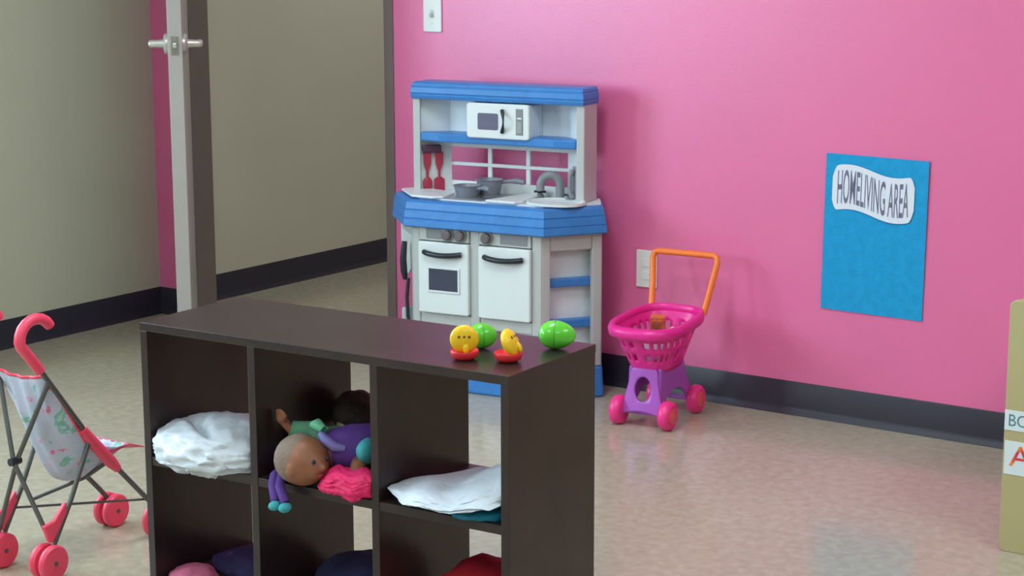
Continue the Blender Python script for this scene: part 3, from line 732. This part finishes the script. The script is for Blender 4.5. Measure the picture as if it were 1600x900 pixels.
for dx, dy, dz in ((0.050, -0.031, 0.012), (0.058, 0.003, 0.012)):
    G().ball(hc + Vector((dx, dy, dz)), (0.0045, 0.0045, 0.005), 10).build('eye', K_BLACK, bo, smooth=60)
G().ball(hc + Vector((0.058, -0.018, -0.017)), (0.003, 0.009, 0.003), 10).build('mouth', mat('doll_lips', (150, 60, 62), 0.5), bo, smooth=60)
cap = G().ball((0, 0, 0), 1.0, 24, TR(*(hc + Vector((-0.010, 0.0, 0.002)))) @ Matrix.Diagonal((0.0505, 0.0525, 0.0505, 1)))
cap.build('short_hair', mat('doll_fuzzy_tan_hair', (136, 118, 104), 0.85, 0.12, 40.0, 0.3, 140.0), A, smooth=60)
top = G(); top.tube([(0.436, 0.058, 0.062), (0.448, 0.070, 0.064), (0.472, 0.092, 0.064), (0.500, 0.115, 0.062), (0.520, 0.132, 0.058)], [0.030, 0.042, 0.050, 0.052, 0.046], 20)
top.build('top', D_PURP, A, smooth=60)
G().tube([(0.425, 0.082, 0.082), (0.376, 0.089, 0.089), (0.345, 0.078, 0.088), (0.336, 0.070, 0.092)], [0.020, 0.019, 0.018, 0.016], 14).build('sleeve', D_GRN, A, smooth=60)
G().tube([(0.436, 0.040, 0.102), (0.452, 0.034, 0.094), (0.470, 0.040, 0.080), (0.488, 0.052, 0.076)], [0.006, 0.010, 0.011, 0.007], 10).build('ribbon', mat('doll_lilac_ribbon', (132, 124, 196), 0.6), A, smooth=60)
G().tube([(0.405, 0.056, 0.112), (0.420, 0.050, 0.116), (0.436, 0.050, 0.108)], [0.008, 0.013, 0.009], 10).build('bow', mat('doll_mint_bow', (108, 188, 150), 0.6), A, smooth=60)
def skirt(pnt):
    f = 0.003 * math.sin(pnt.x * 90 + pnt.y * 75)
    pnt.z += f; pnt.y += f
    pnt.x = min(pnt.x, 0.587); pnt.z = max(pnt.z, 0.002 if pnt.y > -0.004 else -0.010)
    return pnt
blob((0.530, 0.022, 0.020), (0.066, 0.046, 0.028), 31, 0.40, 1.9, 0.7, sub=5, shape=skirt).build('skirt', D_HPINK, A, smooth=75)
blob((0.532, 0.066, 0.074), (0.018, 0.026, 0.024), 33, 0.3, 1.6, 0.7, sub=3).build('cuff', D_TEAL, A, smooth=75)
B_ = thing('doll', 'dark haired doll in green with purple legs and teal shoes hanging over edge', 'doll'); on_shelf(B_, 0, 0, 0.335)
bb = G().ball((0.362, 0.252, 0.078), (0.044, 0.044, 0.044), 20)
bb.tube([(0.358, 0.220, 0.060), (0.352, 0.195, 0.040)], 0.018, 10)
bb.tube([(0.352, 0.200, 0.036), (0.346, 0.160, 0.034), (0.346, 0.115, 0.030)], [0.028, 0.031, 0.030], 14)
LEG = []
for k in (0, 1):
    o_ = 0.017 * k
    LEG.append([(0.338 + o_, 0.110, 0.022), (0.338 + o_, 0.055, 0.0135), (0.350 + o_, 0.0, 0.0122), (0.366 + o_, -0.026, 0.002), (0.378 + o_ * 1.5, -0.034, -0.026)])
    bb.tube(LEG[k], [0.012, 0.009, 0.008, 0.0075, 0.007], 10)
bb.tube([(0.372, 0.175, 0.045), (0.385, 0.150, 0.050), (0.392, 0.125, 0.028)], [0.011, 0.010, 0.008], 8)
bo2 = bb.build('body', D_SKIN2, B_, remesh=0.0032)
blob((0.362, 0.256, 0.084), (0.049, 0.047, 0.048), 41, 0.25, 2.5, 0.6, sub=4).build('hair', D_HAIR, B_, smooth=75)
G().tube([(0.352, 0.205, 0.038), (0.347, 0.160, 0.037), (0.347, 0.105, 0.034)], [0.031, 0.036, 0.033], 16).build('dress', D_GRN, B_, smooth=60)
for k in (0, 1):
    G().tube(LEG[k], [0.0130, 0.0112, 0.0103, 0.0098, 0.0093], 10).build('legging', D_PURP, B_, smooth=60)
    e = LEG[k][-1]
    G().ball((e[0] + 0.004, e[1] - 0.006, e[2] - 0.008), (0.0115, 0.016, 0.010), 14).build('shoe', D_TEAL, B_, smooth=60)

# ------------------------------------------------------------------ doll stroller
P_CORAL = mat('stroller_coral_plastic', (244, 76, 106), 0.4, 0.04)
P_STEEL = mat('stroller_grey_tube', (96, 98, 94), 0.4, 0.06, metal=0.4)
P_FAB = ramp_mat('stroller_floral_fabric', [(0.30, (232, 120, 160)), (0.37, (206, 206, 228)), (0.50, (196, 206, 226)), (0.60, (202, 208, 230)), (0.66, (120, 190, 168)), (0.78, (186, 214, 214))], 34.0, 0.85, 2.5)
STR = thing('doll_stroller', 'toy umbrella stroller with coral handles and pale floral fabric seat', 'stroller', (-3.128, -2.232, 0), math.radians(1.9))
SW = -0.160
for x in (0.0, SW):
    G().tube([(x, 0.0, 0.482), (x, 0.158, 0.268), (x, 0.314, 0.103), (x, 0.352, 0.060)], 0.0062, 10).build('main_pole', P_STEEL, STR, smooth=60)
    hk = [(x, 0.004, 0.474), (x, -0.022, 0.508), (x, -0.047, 0.538)]
    for k in range(1, 10):
        a = math.radians(200 - k * 19); hk.append((x, -0.003 + 0.047 * math.cos(a), 0.548 + 0.044 * math.sin(a)))
    G().tube(hk, [0.012, 0.0125] + [0.0125] * 9 + [0.0115], 12).build('hook_handle', P_CORAL, STR, smooth=60)
    G().tube([(x, 0.140, 0.290), (x, 0.075, 0.165), (x, 0.0, 0.045)], 0.0058, 10).build('rear_leg', P_STEEL, STR, smooth=60)
    G().tube([(x, 0.120, 0.318), (x, 0.150, 0.279), (x, 0.200, 0.223), (x, 0.222, 0.200)], [0.010, 0.014, 0.015, 0.010], 10).build('joint_sleeve', P_CORAL, STR, smooth=60)
    G().prism([(-0.012, 0.125), (0.020, 0.130), (0.055, 0.165), (0.058, 0.142), (0.030, 0.105), (0.012, 0.082), (0.002, 0.085)], x - 0.006, x + 0.006, Matrix(((0, 0, 1, 0), (1, 0, 0, 0), (0, 1, 0, 0), (0, 0, 0, 1)))).build('leg_bracket', P_CORAL, STR, 0.003)
    for wy in (0.0, 0.352):
        R = TR(x, wy, 0.0405) @ RY(math.pi / 2)
        wl = G()
        for zz in (-0.024, 0.006):
            wl.lathe([(0.010, zz), (0.036, zz), (0.040, zz + 0.004), (0.040, zz + 0.014), (0.036, zz + 0.018), (0.010, zz + 0.018)], 28, R)
        wo = wl.build('wheel', P_CORAL, STR, smooth=45)
        G().tube([(x - 0.026, wy, 0.0405), (x + 0.026, wy, 0.0405)], 0.005, 10).build('wheel_axle', P_STEEL, wo, smooth=60)
# crossing braces behind the seat
G().tube([(0.0, 0.028, 0.448), (-0.080, -0.004, 0.262), (SW, 0.004, 0.085)], 0.0055, 10).build('cross_brace', P_STEEL, STR, smooth=60)
G().tube([(SW, 0.028, 0.448), (-0.080, -0.014, 0.262), (0.0, 0.004, 0.095)], 0.0055, 10).build('cross_brace', P_STEEL, STR, smooth=60)
G().tube([(-0.080, -0.024, 0.262), (-0.080, 0.004, 0.262)], 0.009, 12).build('pivot', K_BLACK, STR, smooth=50)
G().tube([(SW, 0.05, 0.125), (0.0, 0.314, 0.103)], 0.003, 8).build('floor_brace', P_STEEL, STR, smooth=60)
G().tube([(0.0, 0.20, 0.226), (-0.05, 0.17, 0.185), (SW, 0.10, 0.130)], 0.0045, 8).build('seat_brace', P_STEEL, STR, smooth=60)
# hanging seat
def seat(u, v):
    prof = [(0.016, 0.462), (0.06, 0.405), (0.105, 0.345), (0.148, 0.285), (0.185, 0.262), (0.225, 0.252), (0.262, 0.250)]
    k = v * 6; i = min(5, int(k)); f = k - i
    y = prof[i][0] + (prof[i + 1][0] - prof[i][0]) * f; z = prof[i][1] + (prof[i + 1][1] - prof[i][1]) * f
    sag = math.sin(math.pi * u) ** 0.8
    s1 = math.sin(math.pi * min(1, v / 0.9)) ** 1.0
    return (SW * u * (1.0), y - 0.055 * sag * s1 * (1 - v * 0.4) + 0.004 * math.sin(u * 25 + v * 6), z - 0.085 * sag * max(0, math.sin(math.pi * v ** 1.3)) - 0.012 * sag * (1 - v))
G().grid(seat, 20, 30).build('seat_fabric', P_FAB, STR, solid=0.0015, smooth=80)
G().tube([seat(i / 16, 0.0) for i in range(17)], 0.0035, 8).build('top_trim', P_CORAL, STR, smooth=60)
for u in (0.03, 0.97):
    G().tube([seat(u, 0.1 + 0.9 * i / 20) for i in range(21)], 0.0035, 8).build('side_trim', P_CORAL, STR, smooth=60)
fl = [(0.004, 0.225, 0.262), (0.006, 0.300, 0.258), (-0.010, 0.285, 0.235), (-0.02, 0.235, 0.215)]
G().grid(lambda u, v: (SW * u, 0.262 + 0.030 * v + 0.018 * v * abs(2 * u - 1), 0.250 - 0.030 * v - 0.03 * math.sin(math.pi * u) * (1 - v) * 0 + 0.012 * v * abs(2 * u - 1)), 10, 4).build('front_flap', P_CORAL, STR, solid=0.002, smooth=60)

# ------------------------------------------------------------------ low bookcase at the right
B_WOOD = mat('tan_laminate', (186, 174, 128), 0.5, 0.05, 5.0, 0.03, 60.0)
BK = thing('low_bookcase', 'low tan laminate bookcase with rounded corners and paper labels', 'bookcase', (-1.470, -0.842, 0), 0)
def endp(y): return G().prism(rrect(0.0, 0.34, 0.0, 0.592, 0.016, 5), 0, 0.018, TR(0, y + 0.018, 0) @ FACE).build('end_panel', B_WOOD, BK, 0.002)
ep = endp(0.0); endp(0.78)
G().box(0.006, 0.014, 0.018, 0.78, 0.03, 0.585).build('rear_panel', B_WOOD, BK)
for z in (0.04, 0.31, 0.565): G().box(0.014, 0.33, 0.018, 0.78, z, z + 0.018).build('shelf_board', B_WOOD, BK, 0.002)
lb = G().box(0.001, 0.115, -0.0012, -0.0002, 0.290, 0.337).build('paper_label', mat('label_white', (222, 232, 236), 0.6, 0.02), BK)
me = text_mesh('BO', 0.046, 0.028); me.materials.append(mat('label_teal_ink', (88, 138, 150), 0.6)); me.transform(TR(0.034, -0.0017, 0.314) @ RX(math.pi / 2)); me.name = 'lettering'
lo = bpy.data.objects.new('lettering', me); col.objects.link(lo); lo.parent = lb
lb2 = G().box(0.004, 0.115, -0.0012, -0.0002, 0.186, 0.265).build('paper_label', MATS['label_white'], BK)
me = text_mesh('A', 0.052, 0.048); me.materials.append(ramp_mat('letter_red_orange', [(0.42, (214, 62, 92)), (0.5, (224, 78, 60)), (0.6, (240, 148, 60))], 40.0, 0.6))
me.transform(TR(0.042, -0.0017, 0.231) @ RX(math.pi / 2)); me.name = 'lettering'
lo = bpy.data.objects.new('lettering', me); col.objects.link(lo); lo.parent = lb2
